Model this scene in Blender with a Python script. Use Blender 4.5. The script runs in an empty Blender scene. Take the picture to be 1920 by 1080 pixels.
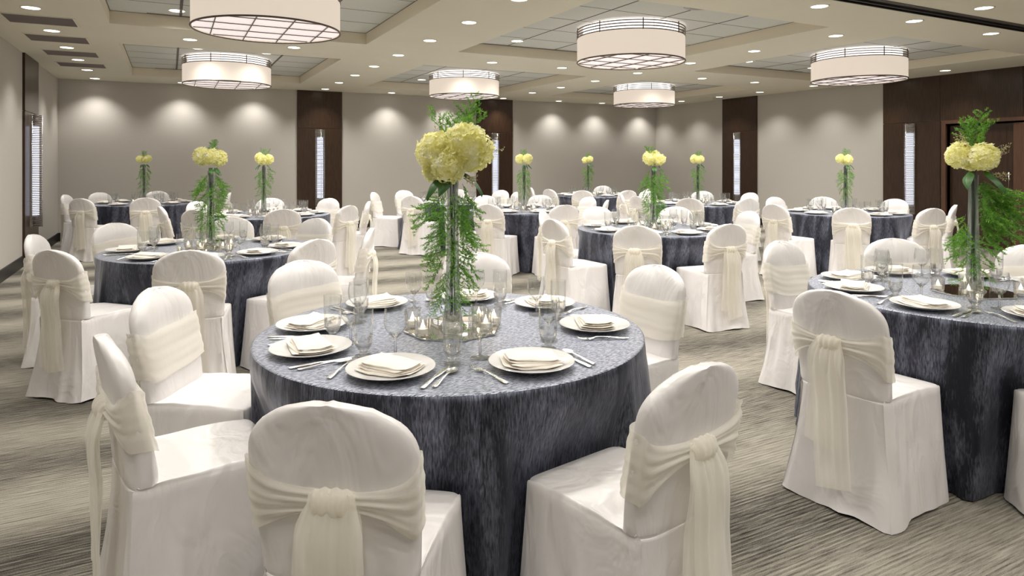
import bpy, math, random
from mathutils import Vector, Matrix, noise
random.seed(7)
C = bpy.context.scene.collection
PI = math.pi

# ------------------------------------------------------------ camera, world, exposure
TH = math.atan(642/1241.)
EYE = 1.43
cam = bpy.data.cameras.new('camera'); camo = bpy.data.objects.new('camera', cam); C.objects.link(camo)
camo.location = (0, 0, EYE); camo.rotation_euler = (PI/2, 0, -TH)
cam.sensor_width = 36; cam.lens = 1241/1920*36; cam.shift_y = -238/1920; cam.clip_start = .05; cam.clip_end = 100
bpy.context.scene.camera = camo
w = bpy.data.worlds.new('world'); bpy.context.scene.world = w; w.use_nodes = True
w.node_tree.nodes['Background'].inputs[0].default_value = (.5, .48, .45, 1)
w.node_tree.nodes['Background'].inputs[1].default_value = .3
vs = bpy.context.scene.view_settings
vs.view_transform = 'Standard'; vs.look = 'None'; vs.gamma = 1; vs.use_curve_mapping = False
vs.exposure = 0.08
bpy.context.scene.cycles.transparent_max_bounces = 40
SPOT_W = 86.0          # every recessed downlight
SPOT_COL = (1.0, .965, .92)
CEIL, TILE = 2.9, 3.04
XL, XR, YB, YF = -1.77, 11.75, 14.2, -4.0

# ------------------------------------------------------------ camera-frame helper (r right, d ahead of the viewpoint) -> room
def rm(r, d):
    return (r*math.cos(TH)+d*math.sin(TH), -r*math.sin(TH)+d*math.cos(TH))

# ------------------------------------------------------------ materials
def newmat(name):
    m = bpy.data.materials.new(name); m.use_nodes = True
    nt = m.node_tree; b = nt.nodes['Principled BSDF']
    return m, nt, b
def N(nt, t, **k):
    n = nt.nodes.new(t)
    for a, v in k.items():
        if a in n.inputs: n.inputs[a].default_value = v
        else: setattr(n, a, v)
    return n
def simple(name, col, rough=.5, metal=0, **k):
    m, nt, b = newmat(name)
    b.inputs['Base Color'].default_value = (*col, 1); b.inputs['Roughness'].default_value = rough
    b.inputs['Metallic'].default_value = metal
    for a, v in k.items(): b.inputs[a].default_value = v
    return m
def bump(nt, b, src, strength=.3, dist=.01, socket='Fac'):
    bp = N(nt, 'ShaderNodeBump'); bp.inputs['Strength'].default_value = strength; bp.inputs['Distance'].default_value = dist
    nt.links.new(src.outputs[socket], bp.inputs['Height']); nt.links.new(bp.outputs[0], b.inputs['Normal']); return bp
def coords(nt, scale=(1, 1, 1), kind='Object', rot=(0, 0, 0)):
    tc = N(nt, 'ShaderNodeTexCoord'); mp = N(nt, 'ShaderNodeMapping')
    mp.inputs['Scale'].default_value = scale; mp.inputs['Rotation'].default_value = rot
    nt.links.new(tc.outputs[kind], mp.inputs[0]); return mp
def ramp(nt, src, stops, socket='Fac'):
    r = N(nt, 'ShaderNodeValToRGB'); e = r.color_ramp.elements
    while len(e) < len(stops): e.new(.5)
    for i, (p, c) in enumerate(stops): e[i].position = p; e[i].color = (*c, 1)
    nt.links.new(src.outputs[socket], r.inputs[0]); return r

def noise_mat(name, c1, c2, scale, rough=.6, bs=.2, bd=.005, sc3=(1, 1, 1), detail=3, metal=0, kind='Object', **k):
    m, nt, b = newmat(name)
    mp = coords(nt, sc3, kind); n = N(nt, 'ShaderNodeTexNoise'); n.inputs['Scale'].default_value = scale; n.inputs['Detail'].default_value = detail
    nt.links.new(mp.outputs[0], n.inputs['Vector'])
    r = ramp(nt, n, [(.3, c1), (.7, c2)]); nt.links.new(r.outputs[0], b.inputs['Base Color'])
    b.inputs['Roughness'].default_value = rough; b.inputs['Metallic'].default_value = metal
    for a, v in k.items(): b.inputs[a].default_value = v
    if bs: bump(nt, b, n, bs, bd)
    return m

M = {}
M['wall'] = noise_mat('wall_fabric', (.48, .453, .41), (.52, .49, .445), 1.0, .85, .12, .002, (160, 160, 30))
M['soffit'] = noise_mat('soffit_paint', (.72, .68, .555), (.74, .70, .575), 2.0, .75, 0)
M['traywall'] = simple('tray_side_paint', (.74, .67, .53), .75)
M['wood'] = noise_mat('dark_walnut', (.020, .0092, .0045), (.052, .024, .010), 6.0, .32, .05, .001, (9, 9, .8))
M['wood_light'] = noise_mat('walnut_door_face', (.075, .034, .018), (.11, .052, .028), 6.0, .4, .05, .001, (9, 9, .8))
M['black'] = simple('black_baseboard', (.012, .010, .010), .45)
M['chrome'] = simple('polished_steel', (.88, .87, .85), .24, 1)
M['bronze'] = simple('brushed_bronze', (.16, .13, .11), .35, .8)
M['vent'] = simple('vent_grey', (.27, .235, .22), .6)
M['gridline'] = simple('ceiling_grid_metal', (.10, .09, .08), .6)
M['track'] = simple('track_metal', (.12, .105, .10), .4, .3)
M['porcelain'] = simple('white_porcelain', (.74, .73, .71), .12)
M['napkin'] = noise_mat('napkin_linen', (.80, .745, .66), (.84, .785, .70), 60, .8, .15, .0006)
M['mirror'] = simple('mirror_glass', (.9, .88, .84), .02, 1)
M['wax'] = simple('candle_wax', (.9, .85, .75), .4)
M['leaf'] = noise_mat('broad_leaf', (.025, .09, .02), (.05, .15, .03), 20, .4, .1, .002)
M['stem'] = simple('green_stem', (.06, .14, .03), .6)
M['moss'] = simple('dry_sprig', (.55, .45, .26), .8)
M['leg'] = simple('chair_leg_black', (.01, .01, .01), .4)

def fern_mat():
    m, nt, b = newmat('asparagus_fern_green')
    oi = N(nt, 'ShaderNodeTexNoise'); mp = coords(nt, (1, 1, 1)); nt.links.new(mp.outputs[0], oi.inputs[0]); oi.inputs['Scale'].default_value = 14
    r = ramp(nt, oi, [(.3, (.08, .24, .02)), (.7, (.25, .52, .06))]); nt.links.new(r.outputs[0], b.inputs['Base Color'])
    b.inputs['Roughness'].default_value = .5
    tr = N(nt, 'ShaderNodeBsdfTranslucent'); nt.links.new(r.outputs[0], tr.inputs[0]); mx = N(nt, 'ShaderNodeMixShader'); mx.inputs[0].default_value = .3
    nt.links.new(b.outputs[0], mx.inputs[1]); nt.links.new(tr.outputs[0], mx.inputs[2]); nt.links.new(mx.outputs[0], nt.nodes['Material Output'].inputs[0])
    return m
M['fern'] = fern_mat()
def petal_mat():
    m, nt, b = newmat('hydrangea_petal')
    oi = N(nt, 'ShaderNodeTexNoise'); mp = coords(nt, (1, 1, 1)); nt.links.new(mp.outputs[0], oi.inputs[0]); oi.inputs['Scale'].default_value = 22
    r = ramp(nt, oi, [(.32, (.88, .85, .36)), (.52, (.96, .94, .56)), (.70, (.97, .96, .78))]); nt.links.new(r.outputs[0], b.inputs['Base Color'])
    b.inputs['Roughness'].default_value = .6
    tr = N(nt, 'ShaderNodeBsdfTranslucent'); nt.links.new(r.outputs[0], tr.inputs[0]); mx = N(nt, 'ShaderNodeMixShader'); mx.inputs[0].default_value = .5
    nt.links.new(b.outputs[0], mx.inputs[1]); nt.links.new(tr.outputs[0], mx.inputs[2]); nt.links.new(mx.outputs[0], nt.nodes['Material Output'].inputs[0])
    return m
M['petal'] = petal_mat()

def satin_mat():
    m, nt, b = newmat('ivory_satin')
    b.inputs['Base Color'].default_value = (.78, .75, .735, 1); b.inputs['Roughness'].default_value = .36
    b.inputs['Specular IOR Level'].default_value = .5
    b.inputs['Sheen Weight'].default_value = .15; b.inputs['Sheen Roughness'].default_value = .4
    mp = coords(nt, (1, 1, .55)); n = N(nt, 'ShaderNodeTexNoise'); n.inputs['Scale'].default_value = 7; n.inputs['Detail'].default_value = 3; n.inputs['Distortion'].default_value = .8
    nt.links.new(mp.outputs[0], n.inputs[0]); bp = bump(nt, b, n, .5, .035)
    n2 = N(nt, 'ShaderNodeTexNoise'); n2.inputs['Scale'].default_value = 45; nt.links.new(mp.outputs[0], n2.inputs[0])
    b2 = N(nt, 'ShaderNodeBump'); b2.inputs['Strength'].default_value = .12; b2.inputs['Distance'].default_value = .003
    nt.links.new(n2.outputs['Fac'], b2.inputs['Height']); nt.links.new(bp.outputs[0], b2.inputs['Normal']); nt.links.new(b2.outputs[0], b.inputs['Normal'])
    return m
M['satin'] = satin_mat()

def organza_mat():
    m, nt, b = newmat('cream_organza')
    col = (.99, .97, .90, 1)
    b.inputs['Base Color'].default_value = col; b.inputs['Roughness'].default_value = .45
    b.inputs['Sheen Weight'].default_value = .3
    tl = N(nt, 'ShaderNodeBsdfTranslucent'); tl.inputs[0].default_value = col
    tp = N(nt, 'ShaderNodeBsdfTransparent'); tp.inputs[0].default_value = (1, .98, .94, 1)
    m1 = N(nt, 'ShaderNodeMixShader'); m1.inputs[0].default_value = .35
    m2 = N(nt, 'ShaderNodeMixShader')
    lw = N(nt, 'ShaderNodeLayerWeight'); lw.inputs[0].default_value = .45
    mr = N(nt, 'ShaderNodeMapRange'); mr.inputs['To Min'].default_value = .55; mr.inputs['To Max'].default_value = .05
    nt.links.new(lw.outputs['Facing'], mr.inputs[0]); nt.links.new(mr.outputs[0], m2.inputs[0])
    nt.links.new(b.outputs[0], m1.inputs[1]); nt.links.new(tl.outputs[0], m1.inputs[2])
    nt.links.new(m1.outputs[0], m2.inputs[1]); nt.links.new(tp.outputs[0], m2.inputs[2])
    nt.links.new(m2.outputs[0], nt.nodes['Material Output'].inputs[0])
    mp = coords(nt, (1, 1, .12)); n = N(nt, 'ShaderNodeTexNoise'); n.inputs['Scale'].default_value = 60
    nt.links.new(mp.outputs[0], n.inputs[0]); bump(nt, b, n, .3, .004)
    return m
M['organza'] = organza_mat()

def taffeta_mat(top):
    m, nt, b = newmat('slate_crushed_taffeta_lit_top' if top else 'slate_crushed_taffeta_shaded_drop')
    b.inputs['Base Color'].default_value = (.135, .148, .19, 1)
    b.inputs['Metallic'].default_value = .6; b.inputs['Roughness'].default_value = .33
    b.inputs['Sheen Weight'].default_value = .2; b.inputs['Sheen Tint'].default_value = (.6, .65, .8, 1)
    if top:
        mp = coords(nt, (60, 260, 60), 'Object', (0, 0, math.radians(24)))
    else:
        mp = coords(nt, (190, 26, 1), 'UV')
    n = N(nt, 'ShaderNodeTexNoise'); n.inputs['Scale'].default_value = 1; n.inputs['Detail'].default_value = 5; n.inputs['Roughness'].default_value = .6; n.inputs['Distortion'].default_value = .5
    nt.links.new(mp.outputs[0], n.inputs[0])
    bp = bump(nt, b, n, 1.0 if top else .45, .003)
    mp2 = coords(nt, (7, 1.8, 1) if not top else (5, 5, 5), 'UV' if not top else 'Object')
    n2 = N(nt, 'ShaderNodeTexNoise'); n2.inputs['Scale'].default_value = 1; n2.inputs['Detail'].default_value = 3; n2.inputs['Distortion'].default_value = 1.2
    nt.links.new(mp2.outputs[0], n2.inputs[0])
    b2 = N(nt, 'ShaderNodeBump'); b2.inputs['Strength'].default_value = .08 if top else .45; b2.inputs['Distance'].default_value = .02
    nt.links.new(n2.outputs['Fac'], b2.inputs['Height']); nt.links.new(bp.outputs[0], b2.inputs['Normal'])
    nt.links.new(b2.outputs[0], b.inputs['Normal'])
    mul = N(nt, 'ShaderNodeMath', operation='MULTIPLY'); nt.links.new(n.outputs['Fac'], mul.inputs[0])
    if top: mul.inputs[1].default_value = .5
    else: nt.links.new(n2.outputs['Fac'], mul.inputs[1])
    r = ramp(nt, mul, [(.205, (.035, .04, .056)), (.30, (.56, .59, .68))] if top else [(.20, (.017, .018, .028)), (.41, (.16, .172, .225))], 'Value'); nt.links.new(r.outputs[0], b.inputs['Base Color'])  # one dye: top painted lighter with glints, drop painted shaded with sheen patches
    return m
M['cloth_top_lit'] = taffeta_mat(True); M['cloth_drop_shaded'] = taffeta_mat(False)

def carpet_mat():
    m, nt, b = newmat('striated_carpet')
    b.inputs['Roughness'].default_value = .95; b.inputs['Specular IOR Level'].default_value = .1
    mp = coords(nt, (.35, 1.9, 1)); n1 = N(nt, 'ShaderNodeTexNoise'); n1.inputs['Scale'].default_value = 1.0; n1.inputs['Detail'].default_value = 2
    nt.links.new(mp.outputs[0], n1.inputs[0])
    mpa = coords(nt, (1, 1, 1)); wv = N(nt, 'ShaderNodeTexWave', bands_direction='Y'); wv.inputs['Scale'].default_value = .33; wv.inputs['Distortion'].default_value = 2.2; wv.inputs['Detail'].default_value = 2; wv.inputs['Detail Scale'].default_value = 1.2
    nt.links.new(mpa.outputs[0], wv.inputs[0])
    mp2 = coords(nt, (5, 115, 1)); n2 = N(nt, 'ShaderNodeTexNoise'); n2.inputs['Scale'].default_value = 1; n2.inputs['Detail'].default_value = 5; n2.inputs['Roughness'].default_value = .7
    nt.links.new(mp2.outputs[0], n2.inputs[0])
    mp3 = coords(nt, (1, 1, 1)); n3 = N(nt, 'ShaderNodeTexNoise'); n3.inputs['Scale'].default_value = 260; n3.inputs['Detail'].default_value = 2
    nt.links.new(mp3.outputs[0], n3.inputs[0])
    def mth(op, a, bb, c=None):
        x = N(nt, 'ShaderNodeMath', operation=op)
        for i, q in enumerate((a, bb)):
            if isinstance(q, (int, float)): x.inputs[i].default_value = q
            else: nt.links.new(q, x.inputs[i])
        return x.outputs[0]
    s = mth('ADD', mth('MULTIPLY', wv.outputs['Fac'], .22), mth('MULTIPLY', n1.outputs['Fac'], .35))
    s = mth('ADD', s, mth('MULTIPLY', n2.outputs['Fac'], 1.08))
    s = mth('ADD', s, mth('MULTIPLY', n3.outputs['Fac'], .35))
    rib = N(nt, 'ShaderNodeTexWave', bands_direction='Y'); rib.inputs['Scale'].default_value = 16; rib.inputs['Distortion'].default_value = 1.5; rib.inputs['Detail'].default_value = 2; rib.inputs['Detail Scale'].default_value = 2
    nt.links.new(mpa.outputs[0], rib.inputs[0])
    s = mth('ADD', s, mth('MULTIPLY', mth('SUBTRACT', rib.outputs['Fac'], .5), .11))
    s = mth('MULTIPLY', s, .5)
    r = N(nt, 'ShaderNodeValToRGB'); e = r.color_ramp.elements
    for _ in range(2): e.new(.5)
    for i, (p, c) in enumerate([(.33, (.012, .011, .010)), (.42, (.085, .078, .066)), (.51, (.225, .207, .17)), (.62, (.36, .335, .28))]):
        e[i].position = p; e[i].color = (*c, 1)
    nt.links.new(s, r.inputs[0]); nt.links.new(r.outputs[0], b.inputs['Base Color'])
    bp = N(nt, 'ShaderNodeBump'); bp.inputs['Strength'].default_value = .8; bp.inputs['Distance'].default_value = .006
    nt.links.new(s, bp.inputs['Height']); nt.links.new(bp.outputs[0], b.inputs['Normal'])
    return m
M['carpet'] = carpet_mat()

def thin_glass(name):
    m = bpy.data.materials.new(name); m.use_nodes = True; nt = m.node_tree; nt.nodes.remove(nt.nodes['Principled BSDF'])
    g = N(nt, 'ShaderNodeBsdfGlossy'); g.inputs['Roughness'].default_value = .03
    tp = N(nt, 'ShaderNodeBsdfTransparent'); tp.inputs[0].default_value = (.975, .98, .98, 1)
    fr = N(nt, 'ShaderNodeLayerWeight'); fr.inputs[0].default_value = .5; mx = N(nt, 'ShaderNodeMixShader')
    pw = N(nt, 'ShaderNodeMath', operation='POWER'); pw.inputs[1].default_value = 3.5; nt.links.new(fr.outputs['Facing'], pw.inputs[0])
    mr = N(nt, 'ShaderNodeMapRange'); mr.inputs['To Min'].default_value = .045; mr.inputs['To Max'].default_value = .8; nt.links.new(pw.outputs[0], mr.inputs[0])
    nt.links.new(mr.outputs[0], mx.inputs[0]); nt.links.new(tp.outputs[0], mx.inputs[1]); nt.links.new(g.outputs[0], mx.inputs[2]); nt.links.new(mx.outputs[0], nt.nodes['Material Output'].inputs[0])
    return m
def glass_mat(name, col=(1, 1, 1), rough=0.0, bmp=0):
    m = bpy.data.materials.new(name); m.use_nodes = True; nt = m.node_tree; nt.nodes.remove(nt.nodes['Principled BSDF'])
    g = N(nt, 'ShaderNodeBsdfGlass'); g.inputs['Color'].default_value = (*col, 1); g.inputs['IOR'].default_value = 1.45; g.inputs['Roughness'].default_value = rough
    tp = N(nt, 'ShaderNodeBsdfTransparent'); tp.inputs[0].default_value = (.97, .97, .97, 1)
    mx = N(nt, 'ShaderNodeMixShader'); mx.inputs[0].default_value = .45
    nt.links.new(g.outputs[0], mx.inputs[1]); nt.links.new(tp.outputs[0], mx.inputs[2]); nt.links.new(mx.outputs[0], nt.nodes['Material Output'].inputs[0])
    if bmp:
        mp = coords(nt); v = N(nt, 'ShaderNodeTexVoronoi'); v.inputs['Scale'].default_value = 140; nt.links.new(mp.outputs[0], v.inputs[0])
        bp = N(nt, 'ShaderNodeBump'); bp.inputs['Strength'].default_value = bmp; bp.inputs['Distance'].default_value = .002
        nt.links.new(v.outputs['Distance'], bp.inputs['Height']); nt.links.new(bp.outputs[0], g.inputs['Normal'])
    return m
M['glass'] = glass_mat('clear_glass')
M['cutglass'] = glass_mat('cut_glass', bmp=.12)
M['vaseglass'] = glass_mat('smoky_vase_glass', (.80, .83, .83), .02)
M['thin'] = thin_glass('thin_clear_glass')
def emit(name, col, s):
    m = bpy.data.materials.new(name); m.use_nodes = True; nt = m.node_tree; nt.nodes.remove(nt.nodes['Principled BSDF'])
    e = N(nt, 'ShaderNodeEmission'); e.inputs[0].default_value = (*col, 1); e.inputs[1].default_value = s
    nt.links.new(e.outputs[0], nt.nodes['Material Output'].inputs[0]); return m
M['lamp'] = emit('downlight_lens', (1, .96, .86), 6)
M['flame'] = emit('candle_flame', (1, .80, .50), 14)
M['bulb'] = emit('drum_bulb_glow', (1, .92, .86), 2.2)
M['sconce'] = emit('sconce_tube_glow', (.78, .82, 1), 1.9)
def shade_mat():
    m, nt, b = newmat('lit_linen_shade')
    mp = coords(nt, (1, 1, 1)); n = N(nt, 'ShaderNodeTexNoise'); n.inputs['Scale'].default_value = 2.0; nt.links.new(mp.outputs[0], n.inputs[0])
    b.inputs['Base Color'].default_value = (.30, .27, .23, 1); b.inputs['Roughness'].default_value = .9
    b.inputs['Emission Color'].default_value = (1, .85, .71, 1); b.inputs['Emission Strength'].default_value = .622
    return m
M['shade'] = shade_mat()
M['diffuser'] = simple('lit_diffuser_panel', (.75, .70, .68), .5)
_b = M['diffuser'].node_tree.nodes['Principled BSDF']; _b.inputs['Emission Color'].default_value = (1, .90, .88, 1); _b.inputs['Emission Strength'].default_value = .62
M['tile'] = noise_mat('acoustic_tile', (.58, .59, .55), (.64, .65, .61), 90, .9, .1, .001)

# ------------------------------------------------------------ mesh helpers
class MB:
    def __init__(s): s.v = []; s.f = []; s.mi = []; s.uv = {}
    def add(s, vs, fs, mi=0):
        k = len(s.v); s.v += [tuple(p) for p in vs]
        for f in fs: s.f.append(tuple(i+k for i in f)); s.mi.append(mi)
    def box(s, a, b, mi=0):
        (x0, y0, z0), (x1, y1, z1) = a, b
        s.add([(x0,y0,z0),(x1,y0,z0),(x1,y1,z0),(x0,y1,z0),(x0,y0,z1),(x1,y0,z1),(x1,y1,z1),(x0,y1,z1)],
              [(0,3,2,1),(4,5,6,7),(0,1,5,4),(1,2,6,5),(2,3,7,6),(3,0,4,7)], mi)
    def lathe(s, prof, n=32, mi=0, c=(0, 0, 0), close=False):
        vs = []; fs = []; m = len(prof)
        for i in range(n):
            a = 2*PI*i/n
            for r, z in prof: vs.append((c[0]+r*math.cos(a), c[1]+r*math.sin(a), c[2]+z))
        for i in range(n):
            j = (i+1) % n
            for k in range(m-1 if not close else m):
                q = (k+1) % m
                fs.append((i*m+k, j*m+k, j*m+q, i*m+q))
        s.add(vs, fs, mi)
    def tube(s, pts, r, n=6, mi=0, closed=False, taper=None):
        pts = [Vector(p) for p in pts]; rings = []
        m = len(pts)
        for i, p in enumerate(pts):
            if closed: t = pts[(i+1) % m]-pts[i-1]
            else: t = pts[min(i+1, m-1)]-pts[max(i-1, 0)]
            t.normalize()
            u = t.cross(Vector((0, 0, 1)));
            if u.length < .05: u = t.cross(Vector((0, 1, 0)))
            u.normalize(); v = t.cross(u)
            rr = r if taper is None else r*(1+(taper-1)*i/(m-1))
            rings.append([p+u*rr*math.cos(2*PI*k/n)+v*rr*math.sin(2*PI*k/n) for k in range(n)])
        vs = [q for R in rings for q in R]; fs = []
        for i in range(m if closed else m-1):
            j = (i+1) % m
            for k in range(n): fs.append((i*n+k, i*n+(k+1) % n, j*n+(k+1) % n, j*n+k))
        if not closed: fs.append(tuple(range(n))[::-1]); fs.append(tuple((m-1)*n+k for k in range(n)))
        s.add(vs, fs, mi)
    def grid(s, rows, mi=0, closed=False):
        m = len(rows[0]); vs = [p for R in rows for p in R]; fs = []
        for i in range(len(rows)-1):
            for k in range(m if closed else m-1):
                q = (k+1) % m
                fs.append((i*m+k, i*m+q, (i+1)*m+q, (i+1)*m+k))
        s.add(vs, fs, mi)
    def mesh(s, name, mats, smooth=True, uv=None):
        me = bpy.data.meshes.new(name); me.from_pydata(s.v, [], s.f); me.update()
        for m in (mats if isinstance(mats, (list, tuple)) else [mats]): me.materials.append(m)
        me.polygons.foreach_set('material_index', s.mi)
        if smooth: me.polygons.foreach_set('use_smooth', [True]*len(s.f))
        if uv:
            L = me.uv_layers.new(name='UVMap')
            for l in me.loops: L.data[l.index].uv = uv[l.vertex_index]
        me.update()
        return me

def link(name, me, parent=None, loc=(0, 0, 0), rot=(0, 0, 0), scale=None):
    o = bpy.data.objects.new(name, me); C.objects.link(o); o.location = loc; o.rotation_euler = rot
    if scale: o.scale = scale if isinstance(scale, (tuple, list)) else (scale,)*3
    if parent: o.parent = parent
    return o
def tag(o, label, cat, group=None, kind=None):
    o['label'] = label; o['category'] = cat
    if group: o['group'] = group
    if kind: o['kind'] = kind
    return o
def thing(name, label, cat, loc=(0, 0, 0), rz=0, group=None):
    o = bpy.data.objects.new(name, None); C.objects.link(o); o.location = loc; o.rotation_euler = (0, 0, rz); o.empty_display_size = .1
    return tag(o, label, cat, group)
def struct(name, mb, mats, smooth=False, label=None):
    o = link(name, mb.mesh(name, mats, smooth)); o['kind'] = 'structure'
    if label: o['label'] = label
    return o
def autosharp(me, ang=35):
    me.set_sharp_from_angle(angle=math.radians(ang))

# ------------------------------------------------------------ room shell
b = MB(); b.box((XL-.1, YF-.1, -.1), (XR+.7, YB+.1, 0)); struct('floor', b, M['carpet'], label='grey and taupe striated carpet')
b = MB(); b.box((XL-.12, YF, 0), (XL, YB, 3.2)); struct('wall_left', b, M['wall'])
b = MB(); b.box((XL-.12, YB, 0), (XR+.12, YB+.12, 3.2)); struct('wall_back', b, M['wall'])
b = MB(); b.box((XL-.12, YF-.12, 0), (XR+.12, YF, 3.2)); struct('wall_front', b, M['wall'])
DY0, DY1, DZ = 4.3, 6.60, 2.06       # door opening in the right wall
b = MB(); b.box((XR, DY1, 0), (XR+.12, YB, 3.2)); b.box((XR, YF, 0), (XR+.12, DY0, 3.2)); b.box((XR, DY0, DZ), (XR+.12, DY1, 3.2)); struct('wall_right', b, M['wall'])
# soffit with coffers
TX = [(-.57, 2.2), (3.45, 6.42), (7.62, 10.5)]; TY = [(4.85, 8.25), (9.6, 13.05)]
xs = sorted([XL-.1, XR+.1]+[v for t in TX for v in t]); ys = sorted([YF-.1, YB+.1]+[v for t in TY for v in t])
b = MB()
for i in range(len(xs)-1):
    for j in range(len(ys)-1):
        if (xs[i], xs[i+1]) in TX and (ys[j], ys[j+1]) in TY: continue
        b.box((xs[i], ys[j], CEIL), (xs[i+1], ys[j+1], CEIL+.02))
for x0, x1 in TX:
    for y0, y1 in TY:
        t = .02
        b.box((x0-t, y0-t, CEIL+.02), (x0, y1+t, TILE), 1); b.box((x1, y0-t, CEIL+.02), (x1+t, y1+t, TILE), 1)
        b.box((x0, y0-t, CEIL+.02), (x1, y0, TILE), 1); b.box((x0, y1, CEIL+.02), (x1, y1+t, TILE), 1)
struct('ceiling', b, [M['soffit'], M['traywall']])
k = 0
for ti, (x0, x1) in enumerate(TX):
    for y0, y1 in TY:
        k += 1
        b = MB(); b.box((x0-.02, y0-.02, TILE), (x1+.02, y1+.02, TILE+.03))
        yy = y1-.62
        while yy > y0+.1:
            b.box((x0, yy-.004, TILE-.002), (x1, yy+.004, TILE+.001), 1); yy -= .62
        for f in (.245, .5, .755) if ti else (.245, .755):
            xx = x0+f*(x1-x0); ww = .014 if ti == 0 else .006
            b.box((xx-ww, y0, TILE-.004), (xx+ww, y1, TILE+.001), 1)
        b.box((x0+.35, y1-.05, TILE-.003), (x1-.35, y1-.008, TILE+.001), 2)
        b.box((x0, y0, TILE-.003), (x0+.008, y1, TILE+.001), 1); b.box((x1-.008, y0, TILE-.003), (x1, y1, TILE+.001), 1)
        b.box((x0, y1-.006, TILE-.003), (x1, y1, TILE+.001), 1)
        struct('ceiling_tile_panel', b, [M['tile'], M['gridline'], M['track']], label='pale acoustic tiles with dark grid lines inside a ceiling coffer')
# folding partition track in the ceiling
b = MB(); b.box((XL, 3.80, CEIL-.008), (XR, 3.99, CEIL), 0); b.box((XL, 3.86, CEIL-.03), (XR, 3.875, CEIL-.008), 1); b.box((XL, 3.93, CEIL-.03), (XR, 3.945, CEIL-.008), 1)
struct('ceiling_track', b, [M['track'], M['black']], label='dark folding partition track across the ceiling')
# baseboards
b = MB(); b.box((XL, YF, 0), (XL+.015, YB, .15)); struct('baseboard_left', b, M['black'])
b = MB(); b.box((XL, YB-.015, 0), (XR, YB, .15)); struct('baseboard_back', b, M['black'])
b = MB(); b.box((XR-.015, DY1+.1, 0), (XR, YB, .15)); b.box((XR-.015, YF, 0), (XR, DY0-.1, .15)); struct('baseboard_right', b, M['black'])
# walnut panels
def panel(n, a, c):
    b = MB()
    for lo, hi in ((.0, 2.11), (2.118, 2.9)):
        b.box((a[0], a[1], lo), (c[0], c[1], hi))
    return struct('trim_%d' % n, b, M['wood'], label='dark walnut wall panel')
P = .03
panel(1, (XL, 11.0), (XL+P, 12.05)); panel(2, (2.34, YB-P), (3.26, YB)); panel(3, (6.40, YB-P), (7.35, YB)); panel(4, (XR-P, 10.69), (XR, 11.73)); panel(5, (XR-P, 6.70), (XR, 7.72))
b = MB()
for y0, y1 in ((5.46, 6.695), (4.2, 5.452), (3.0, 4.19)): b.box((XR-P, y0, 2.118), (XR, y1, 2.9))
b.box((XR-P, 3.0, .0), (XR, 4.2, 2.11)); struct('trim_6', b, M['wood'], label='dark walnut header over the door recess')
b = MB()
b.box((XR-.05, DY1, 0), (XR+.12, DY1+.07, 2.12)); b.box((XR-.05, DY0-.07, 0), (XR+.12, DY0, 2.12)); b.box((XR-.05, DY0, DZ), (XR+.12, DY1, 2.12)); struct('trim_7', b, M['wood_light'], label='brown wooden door frame')
b = MB(); b.box((XR+.12, DY0-.1, 0), (XR+.6, DY0, 2.3)); b.box((XR+.12, DY1, 0), (XR+.6, DY1+.1, 2.3)); b.box((XR+.12, DY0, DZ), (XR+.6, DY1, 2.3)); b.box((XR+.55, DY0, 0), (XR+.6, DY1, DZ)); struct('wall_alcove', b, M['wood'])
def leaf_door(n, a, ang, mat, L):
    b = MB(); b.box((0, -.022, .01), (L, .022, 2.03)); b.box((.12, -.026, .15), (L-.12, .026, 1.9))
    o = struct('door_%d' % n, b, mat); o.location = (a[0], a[1], 0); o.rotation_euler = (0, 0, ang)
    h = MB(); h.tube([(L-.07, -.03, .95), (L-.07, -.07, .95), (L-.07, -.07, 1.25), (L-.07, -.03, 1.25)], .009, 8)
    link('door_handle', h.mesh('door_handle', M['chrome']), o)
leaf_door(1, (XR+.07, DY1-.02), math.radians(-90), M['wood'], .98)
leaf_door(2, (XR+.02, 5.60), math.radians(-101), M['wood_light'], .95)

# ------------------------------------------------------------ fixtures
def spot(x, y, z, parent):
    wash = x < -1 or x > 11 or y > 13.5
    l = bpy.data.lights.new('downlight_beam', 'SPOT'); l.energy = SPOT_W*(.62 if wash else (.42 if y < 2.0 else (.55 if z > 3 else (.7 if y == 2.9 else 1.0)))); l.color = SPOT_COL
    l.spot_size = math.radians(112 if wash else 150); l.spot_blend = .9 if wash else .8; l.shadow_soft_size = .05
    o = bpy.data.objects.new('downlight_beam', l); C.objects.link(o); o.parent = parent; o.location = (0, 0, -.03)
bm = MB(); bm.lathe([(.074, .004), (.077, -.005), (.090, -.004), (.092, 0.004)], 28, close=True); ring_me = bm.mesh('trim_ring', simple('downlight_trim', (.75, .70, .60), .35))
bm = MB(); bm.lathe([(0, -.003), (.04, -.0035), (.075, -.002), (.075, .004), (0, .004)], 28); lens_me = bm.mesh('lens', M['lamp'])
ORD = ['first', 'second', 'third', 'fourth', 'fifth', 'sixth', 'seventh', 'eighth', 'ninth', 'tenth', 'eleventh', 'twelfth', 'thirteenth', 'fourteenth', 'fifteenth', 'sixteenth']
def downlight(x, y, z, label):
    t = thing('downlight', label, 'ceiling light', (x, y, z), 0, 'recessed round downlights')
    link('trim_ring', ring_me, t); link('lens', lens_me, t); spot(x, y, z, t)
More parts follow.
